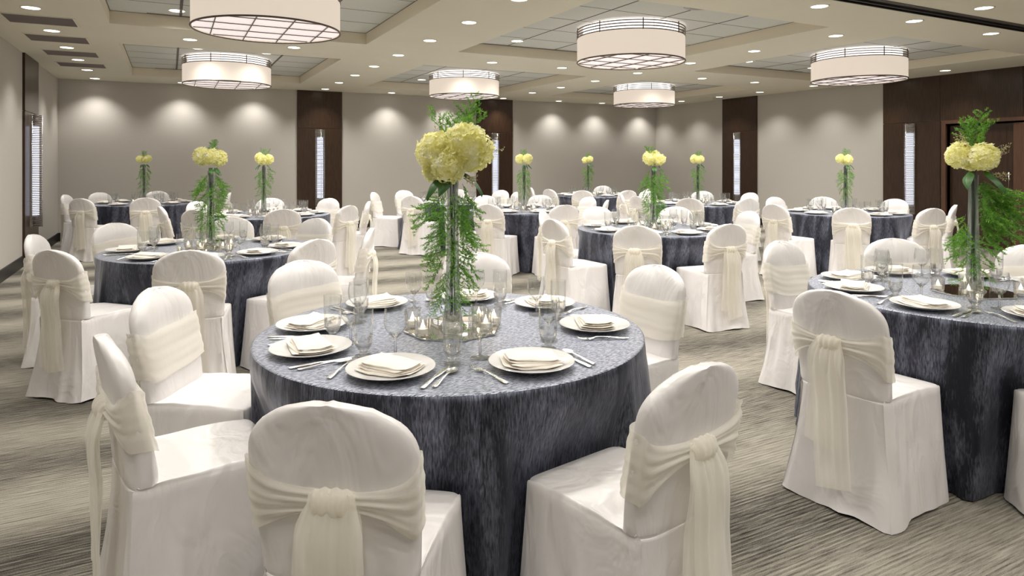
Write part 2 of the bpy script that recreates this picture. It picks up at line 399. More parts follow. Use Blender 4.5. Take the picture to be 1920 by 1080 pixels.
cols = [('along the left wall', -1.18, [13.86, 12.62, 11.42, 10.25, 9.01, 7.75, 6.5, 5.2, 2.6, 1.2]),
        ('on the beam between the left and middle coffers', 2.82, [13.75, 12.51, 11.3, 10.11, 8.88, 7.63, 6.44, 5.31, 4.35, 3.2, 1.9, .6, -.8]),
        ('on the beam between the middle and right coffers', 6.94, [13.86, 12.46, 11.29, 10.09, 8.85, 7.59, 6.37, 5.15, 4.23, 3.56, 2.3, 1.0]),
        ('along the right wall', 11.18, [13.86, 12.54, 11.28, 10.11, 8.78, 7.55, 6.31, 5.1, 2.6])]  # unseen near ends continue the columns, added to light the front chairs
for nm, x, yy in cols:
    for i, y in enumerate(yy): downlight(x, y, CEIL, 'round downlight %s, %s from the back wall' % (nm, ORD[i]))
for nm, y, xx in [('along the back wall', 13.86, [.21, 1.5, 4.25, 5.6, 8.46, 9.74]), ('on the cross beam before the far coffers', 8.9, [.22, 1.43, 4.27, 5.49, 8.41, 9.71]),
                  ('on the cross beam by the partition track', 4.24, [.22, 1.43, 4.27, 5.48, 8.41, 9.71]), ('added out of view above the front tables', 2.9, [.2, 1.35, 4.27, 5.48]), ('added behind the camera', .2, [-.2, .6, 1.6, 4.2, 5.4, 8.4]), ('added far to the rear, out of view', -1.4, [-1.0, .2, 1.6, 2.8, 4.2, 5.6])]:  # last three rows are unseen, added to brighten the near tables and chairs
    for i, x in enumerate(xx): downlight(x, y, CEIL, 'round downlight %s, %s from the left' % (nm, ORD[i]))
TL = {(0, 1): [(.36, 10.46), (1.29, 10.46)], (1, 1): [(4.45, 10.40), (5.39, 10.36), (4.43, 12.45)], (2, 1): [(8.6, 10.33), (9.6, 10.33)],
      (0, 0): [(.07, 7.94)], (1, 0): [(4.14, 7.85), (5.7, 5.08)], (2, 0): [(8.31, 7.76), (8.32, 5.05), (9.9, 4.98), (9.85, 7.76)]}
TLN = {(0, 1): ['its left one', 'its right one'], (1, 1): ['its near left one', 'its near right one', 'its far one'], (2, 1): ['its left one', 'its right one'], (0, 0): ['its only one'], (1, 0): ['its far left one', 'its near right one'], (2, 0): ['its far left one', 'its near left one', 'its near right one', 'its far right one']}
cn = {(0, 1): 'far left', (1, 1): 'far middle', (2, 1): 'far right', (0, 0): 'near left', (1, 0): 'near middle', (2, 0): 'near right'}
for kk, pts in TL.items():
    for i, (x, y) in enumerate(pts): downlight(x, y, TILE, 'round downlight among the tiles of the %s coffer, %s' % (cn[kk], TLN[kk][i]))

def drum(x, y, label):
    t = thing('drum_pendant', label, 'ceiling lamp', (x, y, 2.625), 0, 'large drum lamps in the ceiling coffers')
    R = .642; H = .285
    b = MB(); b.lathe([(R, 0), (R, H), (R-.008, H), (R-.008, 0)], 96, close=True); link('lamp_shade', DR.setdefault('s', b.mesh('lamp_shade', M['shade'])), t); autosharp(DR['s'])
    b = MB()
    for z in (0, H+.0, H+.032, H+.064, H+.096): b.tube([(R*math.cos(a), R*math.sin(a), z) for a in [2*PI*i/72 for i in range(72)]], .007 if z else .009, 6, closed=True)
    link('rim_ring', DR.setdefault('r', b.mesh('rim_ring', M['bronze'])), t)
    for i in range(8):
        a = 2*PI*i/8+.35; b = MB(); b.tube([(R*math.cos(a), R*math.sin(a), H-.01), (R*math.cos(a), R*math.sin(a), H+.118)], .007, 6)
        link('post', DR.setdefault('p%d' % i, b.mesh('post', M['bronze'])), t)
    b = MB(); b.lathe([(0, .016), (R-.012, .016), (R-.012, .022), (0, .022)], 64); link('diffuser', DR.setdefault('d', b.mesh('diffuser', M['diffuser'])), t); autosharp(DR['d'])
    b = MB()
    for q in (-.46, -.155, .155, .46):
        L = math.sqrt((R-.01)**2-q*q)
        b.box((q-.0045, -L, .002), (q+.0045, L, .012)); b.box((-L, q-.003, .004), (L, q+.003, .012))
    link('grille', DR.setdefault('g', b.mesh('grille', M['bronze'], False)), t)
    b = MB(); b.lathe([(0, H+.02), (R-.07, H+.02), (R-.07, .413), (0, .413)], 48); link('light_box', DR.setdefault('l', b.mesh('light_box', M['bulb'])), t); autosharp(DR['l'])
    b = MB()
    for i in range(3):
        a = 2*PI*i/3+.3; b.tube([(.62*math.cos(a), .62*math.sin(a), H), (.62*math.cos(a), .62*math.sin(a), TILE-2.625)], .0025, 5)
    link('cable', DR.setdefault('c', b.mesh('cable', M['chrome'])), t)
DR = {}
for x, y, nm in [(.80, 6.42, 'near left'), (.81, 11.3, 'far left'), (4.95, 6.45, 'near middle'), (4.85, 11.3, 'far middle'), (9.1, 6.38, 'near right'), (9.03, 11.3, 'far right')]:
    drum(x, y, 'large round cream drum lamp hanging in the %s ceiling coffer' % nm)

for i, y0 in enumerate([8.13, 9.33, 10.55, 11.77]):
    t = thing('ceiling_vent', 'grey air vent in the ceiling by the left wall, %s' % ['nearest the camera', 'second nearest the camera', 'second farthest from the camera', 'farthest from the camera'][i], 'air vent', (-1.19, y0+.25, CEIL), 0, 'ceiling air vents')
    if i == 0:
        b = MB(); b.box((-.32, -.26, -.006), (.32, -.235, .002)); b.box((-.32, .235, -.006), (.32, .26, .002)); b.box((-.32, -.235, -.006), (-.30, .235, .002)); b.box((.30, -.235, -.006), (.32, .235, .002)); f_me = b.mesh('frame', M['soffit'], False)
        b = MB(); b.box((-.3, -.235, -.002), (.3, .235, 0)); n = 22
        for j in range(n): yy = -.23+.46*(j+.5)/n; b.box((-.3, yy-.003, -.006), (.3, yy+.003, -.001))
        g_me = b.mesh('grille', M['vent'], False)
    link('frame', f_me, t); link('grille', g_me, t)
b = MB(); b.lathe([(.10, -.004), (.155, -.006), (.165, 0), (.10, 0)], 40, close=True); sf = b.mesh('frame', simple('speaker_rim', (.42, .41, .38), .6))
b = MB(); b.lathe([(0, -.012), (.06, -.011), (.102, -.004)], 40); sg = b.mesh('grille', M['vent'])
for x, y, nm in [(4.90, 5.22, 'near middle'), (9.07, 5.12, 'near right')]:
    t = thing('ceiling_speaker', 'round grey ceiling speaker in the %s coffer' % nm, 'speaker', (x, y, TILE-.002), 0, 'round ceiling speakers'); link('frame', sf, t); link('grille', sg, t)

def sconce(x, y, rz, label):
    t = thing('wall_sconce', label, 'wall light', (x, y, .49), rz, 'tall slatted wall sconces')   # local +Y points into the room
    if 'a' not in SC:
        H = 1.6
        b = MB(); b.box((-.095, 0, 0), (.095, .012, H)); SC['a'] = b.mesh('back_plate', M['chrome'], False)
        b = MB(); n = 12
        rows = [[(.060*math.cos(PI*i/n), .012+.075*math.sin(PI*i/n), z) for i in range(n+1)] for z in (.16, H-.16)]; b.grid(rows); SC['b'] = b.mesh('glow_tube', M['sconce'])
        b = MB()
        for j in range(62):
            z = .015+j*(H-.03)/61
            pts = [(.085*math.cos(PI*i/n), .012+.105*math.sin(PI*i/n), z) for i in range(n+1)]
            b.tube(pts, .0068, 5)
        SC['c'] = b.mesh('rods', M['bronze'])
        b = MB()
        for sx in (-.088, 0, .088): b.tube([(sx, .016 if sx else .122, 0), (sx, .016 if sx else .122, H)], .004, 6)
        SC['d'] = b.mesh('upright', M['chrome'])
    link('back_plate', SC['a'], t); link('glow_tube', SC['b'], t); link('rods', SC['c'], t); link('upright', SC['d'], t)
SC = {}
sconce(XL+P, 11.5, -PI/2, 'tall lit slatted sconce on the walnut panel of the left wall')
sconce(2.80, YB-P, PI, 'tall lit slatted sconce on the left walnut panel of the back wall')
sconce(6.88, YB-P, PI, 'tall lit slatted sconce on the right walnut panel of the back wall')
sconce(XR-P, 11.25, PI/2, 'tall lit slatted sconce on the narrow walnut panel near the right back corner')
sconce(XR-P, 7.22, PI/2, 'tall lit slatted sconce on the walnut panel beside the door')

# ------------------------------------------------------------ chair with satin cover and organza sash
def lerp(a, b, t): return a+(b-a)*t
def sm(t): t = max(0, min(1, t)); return t*t*(3-2*t)
BW = .197
def slab(z):
    """half width, rear y, front y of the covered chair back at height z"""
    lean = lerp(-.238, -.300, max(0, (z-.47)/.43)**1.35)
    if z < .76: hw = lerp(.184, BW, sm((z-.47)/.25)); th = lerp(.095, .074, sm((z-.47)/.3))
    else:
        q = min(1, (z-.76)/.14); hw = BW*max(0, 1-q**2.35)**(1/2.1); th = lerp(.074, .040, q**3)
    return hw, lean, lean+th
NR, NS, NF, NT = 24, 20, 24, 5
def perim(hwR, hwF, yR, yF, rad, up):
    """points round a rounded trapezoid: rear edge left->right, right side, front, left side"""
    pts = []
    def cor(x, y):  # soften corners
        return x, y
    for i in range(NR): s = (i+.5)/NR*2-1; e = lerp(abs(s)**14*rad*.9, abs(s)**6*.0266, up); pts.append((s*hwR*lerp(1, .985, up), yR+e))
    for i in range(NS): s = (i+.5)/NS; pts.append((lerp(hwR, hwF, s)-(abs(2*s-1)**14)*rad*.5, lerp(yR, yF, s)))
    for i in range(NF): s = 1-(i+.5)/NF*2; e = abs(s)**14*rad*.9; pts.append((s*hwF, yF-e))
    for i in range(NS): s = 1-(i+.5)/NS; pts.append((-lerp(hwR, hwF, s)+(abs(2*s-1)**14)*rad*.5, lerp(yR, yF, s)))
    return pts
def slabring(z):
    hw, yr, yf = slab(z); hw = max(hw, .004); pts = []
    for i in range(NR): s = (i+.5)/NR*2-1; pts.append((s*hw*.985, yr+abs(s)**6*(yf-yr)*.28+.004*(1-s*s)*0))
    def front(s): return (s*hw*.985, yf-abs(s)**6*(yf-yr)*.28-.010*(1-s*s))
    nO = NS-NT
    for i in range(NT): s = (i+.5)/NT; pts.append((hw*(1.0+.02*math.sin(PI*s)), lerp(yr+(yf-yr)*.28, yf-(yf-yr)*.28, s)))
    for i in range(nO): pts.append(front(1-.12*(i+.5)/nO))
    for i in range(NF): s = (1-(i+.5)/NF*2)*.88; pts.append(front(s))
    for i in range(nO): pts.append(front(-(.88+.12*(i+.5)/nO)))
    for i in range(NT): s = 1-(i+.5)/NT; pts.append((-hw*(1.0+.02*math.sin(PI*s)), lerp(yr+(yf-yr)*.28, yf-(yf-yr)*.28, s)))
    return pts
def chair_cover(seed):
    rnd = random.Random(seed); rows = []; NP = NR+2*NS+NF
    ph = [rnd.uniform(0, 6.28) for _ in range(8)]; am = [rnd.uniform(.5, 1) for _ in range(8)]
    def fold(i, q):   # q 1 at floor
        u = i/NP
        v = am[0]*math.sin(2*PI*u*7+ph[0])+am[1]*.7*math.sin(2*PI*u*13+ph[1]+q)+.5*am[2]*math.sin(2*PI*u*19+ph[2])
        c1 = math.exp(-((u-(NR+2)/NP)/.05)**2)+math.exp(-((u-(NP-2)/NP)/.05)**2)   # drag folds beside the rear corners
        return .0085*v*q**1.3+.010*c1*math.sin(2*PI*u*30+ph[3]+q*2)*math.sin(PI*min(1, q*1.05))
    nz = 22
    for j in range(nz+1):
        q = 1-j/nz; z = .468*(1-q)
        z = .004+z*(.464/.468)
        fl = q**1.15
        fr_ = q**2.1; P = perim(lerp(.184, .235, q**1.5), lerp(.205, .232, fl), lerp(-.2385, -.285, fr_), lerp(.215, .250, fl), .035, (1-q)**1.5)
        row = []
        for i, (x, y) in enumerate(P):
            L = math.hypot(x, y) or 1; d = fold(i, q)
            zz = z+(.006*math.sin(2*PI*i/NP*5+ph[5]) if j == 0 else 0)
            if j == 0: zz = max(.002, .008+.006*math.sin(2*PI*i/NP*5+ph[5]))
            row.append((x+x/L*d, y+y/L*d, zz))
        rows.append(row)
    edge = rows[-1]; S = slabring(.485)
    # small piping step then seat surface
    rows.append([(x*.985 if NR <= i < NP else x, y*.985 if y > 0 else y, .474) for i, (x, y, z) in enumerate(edge)])
    for j in range(1, 11):
        t = j/10; row = []
        for i in range(NP):
            x0, y0, _ = edge[i]; x1, y1 = S[i]
            tt = t
            x = lerp(x0*(1 if i < NR else .98), x1, tt); y = lerp(y0*.985, y1, tt)
            rear = i < NR
            z = .475+.014*math.sin(PI*min(1, t*1.02))*(0 if rear else 1)+.011*(t if rear else 0)+.010*t**6*(0 if rear else 1)
            z += .003*noise.noise(Vector((x*14, y*14, seed*3.1)))*math.sin(PI*t)
            row.append((x, y, z))
        rows.append(row)
    zs = [.485+(.76-.485)*k/12 for k in range(1, 13)]+[.76+.14*math.sin(PI/2*k/13) for k in range(1, 13)]+[.8997]
    for z in zs:
        row = []
        for i, (x, y) in enumerate(slabring(z)):
            nn = noise.noise(Vector((x*9, z*9+seed*7, y*12)))*.004+noise.noise(Vector((x*30, z*16+seed*7, y*12)))*.0018
            yc = slab(z)[1]+.03; d = -1 if y < yc else 1
            ruf = .004*noise.noise(Vector((x*45, seed*5, 0))) if z > .85 else 0
            row.append((x, y+d*nn, z+ruf*(.90-z < .06)+(.003*math.sin(i*1.1+seed) if False else 0)))
        rows.append(row)
    b = MB(); b.grid(rows, closed=True); n0 = (len(rows)-1)*NP
    b.f.append(tuple(n0+i for i in range(NP))); b.mi.append(0)
    me = b.mesh('seat_cover', M['satin']); autosharp(me, 55)
    return me
def rear_y(z): return slab(z)[1]
def sash(seed):
    rnd = random.Random(seed); rows = []; n = 160; m = 22
    kz = .685+rnd.uniform(-.008, .008); kx = rnd.uniform(-.02, .02)
    for j in range(m+1):
        v = j/m*2-1; row = []
        for i in range(n):
            a = 2*PI*i/n          # 0 right side, PI/2 front, 3PI/2 rear
            ca, sa = math.cos(a), math.sin(a)
            rearness = max(0, -sa); xx = ca
            g = 0
            if sa < 0: g = 1-min(1, abs(ca*BW-kx)/BW)
            g = g**.85
            zc = lerp(.665, kz, g)+.012*math.sin(a*2+seed)*(1-g); hw = lerp(.092, .026, g)
            if sa >= 0: zc += .01*math.cos(a)*math.sin(seed)
            z = zc+v*hw
            h, yr, yf = slab(z)
            sx = (abs(ca)**.42)*(1 if ca > 0 else -1)
            pl = .0048*math.sin(v*9+seed)*g+.0030*math.sin(v*15+seed*2+a*2)*(.35+g)+.0012*math.sin(v*6+a*2)
            off = .006+pl+.012*g*(1-v*v)
            ym = (yr+yf)/2; th = (yf-yr)/2
            x = sx*(h+off*.8); sy = (abs(sa)**.28)*(1 if sa > 0 else -1)
            y = ym+sy*(th+off)
            row.append((x, y, z))
        rows.append(row)
    b = MB(); b.grid(rows, closed=True)
    return b.mesh('sash', M['organza']), kx, kz
def knot(kx, kz, seed):
    b = MB(); rows = []; n = 20; y0 = rear_y(kz)
    for j in range(13):
        a = PI*(j/12)-PI/2       # wraps vertically over the gathered band
        row = []
        for i in range(n+1):
            s = i/n*2-1; w = .046*(1+.18*math.sin(a)**2)
            pl = .0024*math.sin(s*13+seed)*(1-.3*abs(s))
            r = .026+pl-.014*s**4
            row.append((kx+s*w, y0-.012-math.cos(a)*(r+.004), kz+math.sin(a)*(r+.006)))
        rows.append(row)
    b.grid(rows); return b.mesh('sash_knot', M['organza'])
def tail(kx, kz, seed, side, zend, lay):
    rnd = random.Random(seed); b = MB(); rows = []; n = 26; y0 = rear_y(kz)-.030-.009*lay
    m = 30; W = .075+rnd.uniform(-.006, .008)
    for j in range(m+1):
        t = j/m; z = kz+.026-t*(kz+.026-zend)
        w = lerp(.052, W, sm(t*6.5)); row = []
        top = .018*math.exp(-(t*9)**2)
        for i in range(n+1):
            s = i/n*2-1
            pl = (.0045*math.sin(s*7+seed)+.0022*math.sin(s*15+seed*3))*(1-.55*t)+.004*math.sin(z*9+seed)
            bot = .018*s*side*t
            bulge = .014*math.sin(PI*min(1, t*2.2))*(1-t)
            row.append((kx+side*.022*t*1.4+s*w, y0+top-pl-bulge, z+bot))
        rows.append(row)
    b.grid(rows); return b.mesh('sash_tail', M['organza'])
CH = []
for sd in range(4):
    s_me, kx, kz = sash(sd+1)
    CH.append(dict(cover=chair_cover(sd+1), sash=s_me, knot=knot(kx, kz, sd), t1=tail(kx, kz, sd+5, -1, .16+.03*sd, 0), t2=tail(kx, kz, sd+9, 1, .10+.04*((sd*2) % 3), 1)))
lb = MB()
for sx in (-.17, .17):
    for yy in (-.2, .2): lb.tube([(sx, yy, .0), (sx*.95, yy*.95, .44)], .012, 8)
leg_mes = []
for sx, yy in ((-.19, -.22), (.19, -.22), (-.19, .22), (.19, .22)):
    q = MB(); q.tube([(sx, yy, .0), (sx*.92, yy*.92, .45)], .012, 8); leg_mes.append(q.mesh('leg', M['leg']))
ccount = 0
def chair(x, y, rz, label, group):
    """rz: rotation of local +Y (facing) ; x, y = point under the top of the back"""
    global ccount
    v = CH[ccount % 4]; ccount += 1
    ox, oy = -math.sin(rz)*.285, math.cos(rz)*.285
    t = thing('banquet_chair', label, 'chair', (x+ox, y+oy, 0), rz, group)
    link('seat_cover', v['cover'], t)
    s = link('sash', v['sash'], t); link('sash_knot', v['knot'], s)
    link('sash_tail', v['t1'], s); link('sash_tail', v['t2'], s)
    return t

# ------------------------------------------------------------ tablecloth
R = .762
def tablecloth(seed, dents=()):
    rnd = random.Random(seed); n = 300; rows = []; uv = []
    def add(row, us): rows.append(row); uv.extend(us)
    ph = [rnd.uniform(0, 6.28) for _ in range(6)]
    nf = rnd.choice([13, 14, 15, 16])
    for r in (.0001, .15, .3, .45, .6, .70, .74, .755, .762):
        z = .75-(.003 if r > .76 else 0)+.0012*noise.noise(Vector((r*9, seed, 0)))
        row = []
        for i in range(n):
            a = 2*PI*i/n
            zz = z+.0022*noise.noise(Vector((math.cos(a)*r*7, math.sin(a)*r*7, seed*2.)))*(1 if r < .74 else .2)
            row.append((r*math.cos(a), r*math.sin(a), zz))
        add(row, [(R*2*PI*i/n, .8+R-r) for i in range(n)])
    def fold(a, q):
        # sharpened folds of uneven width
        w = a*nf+1.3*math.sin(a*2+ph[0])+.9*math.sin(a*3+ph[1])
        amp = .55+.45*math.sin(a*2.0+ph[2])*math.sin(a*3+ph[3])
        return (abs(math.cos(w/2))**1.6*1.6-.65)*amp+.25*math.sin(w*2.3+ph[4])*q
    m = 26
    for j in range(1, m+1):
        q = j/m; z = .747-q*(.747-.006); row = []
        for i in range(n):
            a = 2*PI*i/n; f = fold(a, q)
            rr = R+.004*min(1, q*8)+.055*q**1.2+f*.085*q**1.1
            if q < .08: rr = R+.004*(q/.08)**.5+f*.085*q**1.1
            for da, dist in dents:
                dd = (a-da+PI) % (2*PI)-PI
                if abs(dd) < 1.0:
                    frt = .215+(1-min(z, .468)/.468)**1.15*.035+.022
                    lim = (dist-frt)/max(.3, math.cos(dd))
                    # chair front is about .25 to each side
                    off = abs(lim*math.sin(dd)); lim += max(0, off-.225)*1.1
                    if z > .468: lim = lerp(min(lim, rr), rr, sm((z-.468)/.27))
                    rr = min(rr, lim)
            row.append((rr*math.cos(a), rr*math.sin(a), z))
        add(row, [(R*2*PI*i/n, .8-q*.75) for i in range(n)])
    b = MB(); b.grid(rows, closed=True)
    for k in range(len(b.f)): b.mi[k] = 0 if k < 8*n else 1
    return b.mesh('tablecloth', [M['cloth_top_lit'], M['cloth_drop_shaded']], uv=uv)
_b = MB(); _b.lathe([(0, .715), (.72, .715), (.735, .72), (.735, .742), (0, .742)], 48); TOPM = _b.mesh('tabletop', M['wood_light'])
TLEG = []
for i in range(4):
    a = PI/4+i*PI/2; _b = MB(); _b.tube([(.5*math.cos(a), .5*math.sin(a), 0), (.5*math.cos(a), .5*math.sin(a), .715)], .014, 8); TLEG.append(_b.mesh('leg', M['leg']))

# ------------------------------------------------------------ tableware meshes
b = MB(); b.lathe([(0, .006), (.085, .006), (.098, .010), (.125, .018), (.141, .0225), (.143, .021), (.139, .0185), (.12, .012), (.095, .003), (.07, 0), (0, 0)], 56)
PLATE = b.mesh('dinner_plate', M['porcelain']); autosharp(PLATE, 50)
def napkin(seed):
    rnd = random.Random(seed); b = MB()
    for L in range(4):
        w, h = (.094-.004*L, .066-.004*L); dx, dy = rnd.uniform(-.006, .006), rnd.uniform(-.005, .005); ang = rnd.uniform(-.10, .10)
        rows = []; n = 14; m = 12; z0 = .009+L*.0075
        def P(s, t, top):
            x = s*w; y = t*h*(1+.08*s*(1 if seed % 2 else -1))
            e = 1-max(abs(s), abs(t))**6
            z = z0+(.0068*e+.004*(1-s*s) if top else -.0002)+.0025*L*s*.6*(1 if top else 1)+.0022*noise.noise(Vector((s*2+seed, t*2, L)))
            ca, sa = math.cos(ang), math.sin(ang)
            X = x*ca-y*sa+dx; Y = x*sa+y*ca+dy; z += max(0, math.hypot(X, Y)-.080)*.36
            return (X, Y, max(z, .0078+max(0, math.hypot(X, Y)-.080)*.36))
        top = [[P(i/n*2-1, j/m*2-1, True) for i in range(n+1)] for j in range(m+1)]
        bot = [[P(i/n*2-1, j/m*2-1, False) for i in range(n+1)] for j in range(m+1)]
        b.grid(top); b.grid([r[::-1] for r in bot])
        def strip(a, c): b.grid([a, c])
        strip(bot[0], top[0]); strip(top[-1], bot[-1]); strip([r[0] for r in top], [r[0] for r in bot]); strip([r[-1] for r in bot], [r[-1] for r in top])
    me = b.mesh('napkin', M['napkin']); autosharp(me, 50); return me
NAP = [napkin(s) for s in (1, 2, 3)]
# goblet: bowl, stem, foot (outer + inner wall)
b = MB(); b.lathe([(0, 0), (.032, .0), (.034, .002), (.012, .006), (.0052, .012), (.0045, .055), (.007, .066), (.022, .078), (.036, .098), (.041, .120), (.040, .145), (.0365, .168), (.0352, .168), (.0385, .145), (.0395, .120), (.0345, .099), (.020, .080), (0, .073)], 36)
b.mi = [1 if min(b.v[i][2] for i in f) > .066 else 0 for f in b.f]
GOB = b.mesh('goblet', [M['glass'], M['thin']]); autosharp(GOB, 70)
b = MB(); b.lathe([(0, 0), (.028, 0), (.030, .003), (.014, .010), (.013, .018), (.022, .028), (.030, .045), (.0325, .075), (.034, .165), (.0328, .165), (.031, .075), (.028, .048), (.018, .032), (0, .026)], 36, mi=0)
b.mi = [1 if min(b.v[i][2] for i in f) > .046 else 0 for f in b.f]
TUM = b.mesh('water_glass', [M['cutglass'], M['thin']]); autosharp(TUM, 70)
def strip_tool(profile, thick=.0022):
    """profile: list of (y, halfwidth, z) -> solid flat tool"""
    b = MB(); top = []; bot = []
    for y, w, z in profile:
        top.append([(-w, y, z+thick*.3), (-w*.5, y, z+thick), (w*.5, y, z+thick), (w, y, z+thick*.3)]); bot.append([(-w, y, z), (w, y, z)])
    b.grid(top); n = len(b.v)
    b.grid([r[::-1] for r in bot]); b.grid([[r[-1] for r in top], [r[1] for r in bot]]); b.grid([[r[0] for r in bot], [r[0] for r in top]])
    b.add([top[0][0], top[0][1], top[0][2], top[0][3], bot[0][1], bot[0][0]], [(5, 4, 3, 2, 1, 0)]); b.add([top[-1][0], top[-1][1], top[-1][2], top[-1][3], bot[-1][1], bot[-1][0]], [(0, 1, 2, 3, 4, 5)])
    return b
def fork():
    b = strip_tool([(-.10, .004, .001), (-.095, .0095, .001), (-.075, .009, .002), (-.03, .005, .006), (.01, .0033, .008), (.03, .0036, .007), (.04, .009, .004), (.052, .0125, .0025), (.060, .0125, .0022)])
    for k in range(4):
        x = -.0102+k*.0068; b.tube([(x, .058, .0035), (x, .075, .0025), (x, .088, .004), (x, .10, .0085)], .0017, 6, taper=.6)
    return b.mesh('fork', M['chrome'])
def knife():
    b = strip_tool([(-.11, .004, .001), (-.105, .0095, .001), (-.06, .0088, .002), (-.02, .006, .003), (-.01, .0055, .003), (0, .0085, .002), (.06, .0100, .001), (.09, .0085, .001), (.108, .005, .001), (.114, .0015, .001)], .003)
    return b.mesh('knife', M['chrome'])
def spoon():
    b = strip_tool([(-.09, .004, .001), (-.085, .009, .001), (-.06, .008, .002), (-.02, .0042, .005), (.02, .0033, .007), (.035, .0036, .006)])
    rows = []
    for j in range(9):
        t = j/8; rows.append([((.0185*math.sin(PI*min(1, max(.02, t*.96+.02)))**.6)*s, .033+.058*t, .0062-.0055*(1-s*s)*math.sin(PI*t)**.7) for s in [i/6-1 for i in range(13)]])
    b.grid(rows); b.grid([[(x, y, z-.0009) for x, y, z in r][::-1] for r in rows])
    return b.mesh('spoon', M['chrome'])
FORK, KNIFE, SPOON = fork(), knife(), spoon()
# votive
b = MB(); b.lathe([(0, 0), (.026, 0), (.029, .004), (.033, .065), (.0305, .065), (.0265, .009), (0, .008)], 28); VG = b.mesh('votive_cup', M['glass']); autosharp(VG, 60)
b = MB(); b.lathe([(0, .0085), (.020, .0085), (.020, .026), (.016, .0275), (0, .0265)], 24); VW = b.mesh('tealight', M['wax']); autosharp(VW, 50)
b = MB(); b.lathe([(0, .028), (.0045, .032), (.0060, .037), (.0035, .046), (0, .054)], 12); VF = b.mesh('flame', M['flame'])
b = MB()
_o = [(.20*math.cos(PI/8+i*PI/4), .20*math.sin(PI/8+i*PI/4)) for i in range(8)]
b.add([(x, y, 0) for x, y in _o]+[(x, y, .005) for x, y in _o]+[(x*.975, y*.975, .0062) for x, y in _o],
      [tuple(range(8))[::-1]]+[(i, (i+1) % 8, 8+(i+1) % 8, 8+i) for i in range(8)]+[(8+i, 8+(i+1) % 8, 16+(i+1) % 8, 16+i) for i in range(8)]+[tuple(16+i for i in range(8))])
MIR = b.mesh('mirror_tile', M['mirror'], False)
# vase: slender tower vase
VH = .60
prof_o = [(0, 0), (.055, 0), (.058, .004), (.050, .010), (.040, .03), (.033, .08), (.028, .20), (.024, .36), (.022, .50), (.024, VH)]
prof_i = [(.0215, VH), (.0195, .50), (.021, .36), (.025, .20), (.029, .08), (.030, .04), (.012, .022), (0, .020)]
b = MB(); b.lathe(prof_o+prof_i, 36); VASE = b.mesh('tower_vase', M['vaseglass']); autosharp(VASE, 60)
b = MB()
for i in range(5):
    a = 2*PI*i/5; b.tube([(.012*math.cos(a), .012*math.sin(a), .05), (.006*math.cos(a+1), .006*math.sin(a+1), .3), (.012*math.cos(a+2), .012*math.sin(a+2), .62)], .0022, 6)
STEMS = b.mesh('stem', simple('dark_flower_stem', (.03, .05, .03), .6))

# ------------------------------------------------------------ flowers
def hydrangea(seed, nf=140, rad=(.085, .075, .065)):
    rnd = random.Random(seed); b = MB()
    for i in range(nf):
        # fibonacci sphere
        zz = 1-2*(i+.5)/nf; a = i*2.399963; rr = math.sqrt(1-zz*zz)
        d = Vector((rr*math.cos(a), rr*math.sin(a), zz))
        k = 1+.14*noise.noise(d*2.2+Vector((seed, 0, 0)))+rnd.uniform(-.05, .05)
        p = Vector((d.x*rad[0], d.y*rad[1], d.z*rad[2]))*k
        nrm = (d+Vector((rnd.uniform(-.45, .45), rnd.uniform(-.45, .45), rnd.uniform(-.45, .45)))).normalized()
        u = nrm.orthogonal().normalized(); v = nrm.cross(u); rot = rnd.uniform(0, 6.28); s = rnd.uniform(.015, .0205)
        for q in range(4):
            aa = rot+q*PI/2; e = u*math.cos(aa)+v*math.sin(aa); f = -u*math.sin(aa)+v*math.cos(aa)
            c = rnd.uniform(.0, .5)
            P0 = p; pts = [P0, P0+e*s*.45+f*s*.42+nrm*s*.16, P0+e*s*.95+f*s*.36+nrm*s*c*.6, P0+e*s*1.12+nrm*s*(c*.7+.05), P0+e*s*.95-f*s*.36+nrm*s*c*.6, P0+e*s*.45-f*s*.42+nrm*s*.16, P0+e*s*.6+nrm*s*.0]
            b.add(pts, [(0, 1, 6), (1, 2, 3, 6), (6, 3, 4, 5), (0, 6, 5)])
    n = 14; rows = []
    for j in range(9):
        th = PI*j/8; rows.append([(rad[0]*.86*math.sin(th)*math.cos(2*PI*i/n), rad[1]*.86*math.sin(th)*math.sin(2*PI*i/n), rad[2]*.86*math.cos(th)) for i in range(n)])
    b.grid(rows, closed=True)
    return b.mesh('blossom', M['petal'], False)
HYD = [hydrangea(1), hydrangea(2, 125, (.075, .07, .07)), hydrangea(3, 85, (.058, .055, .052))]
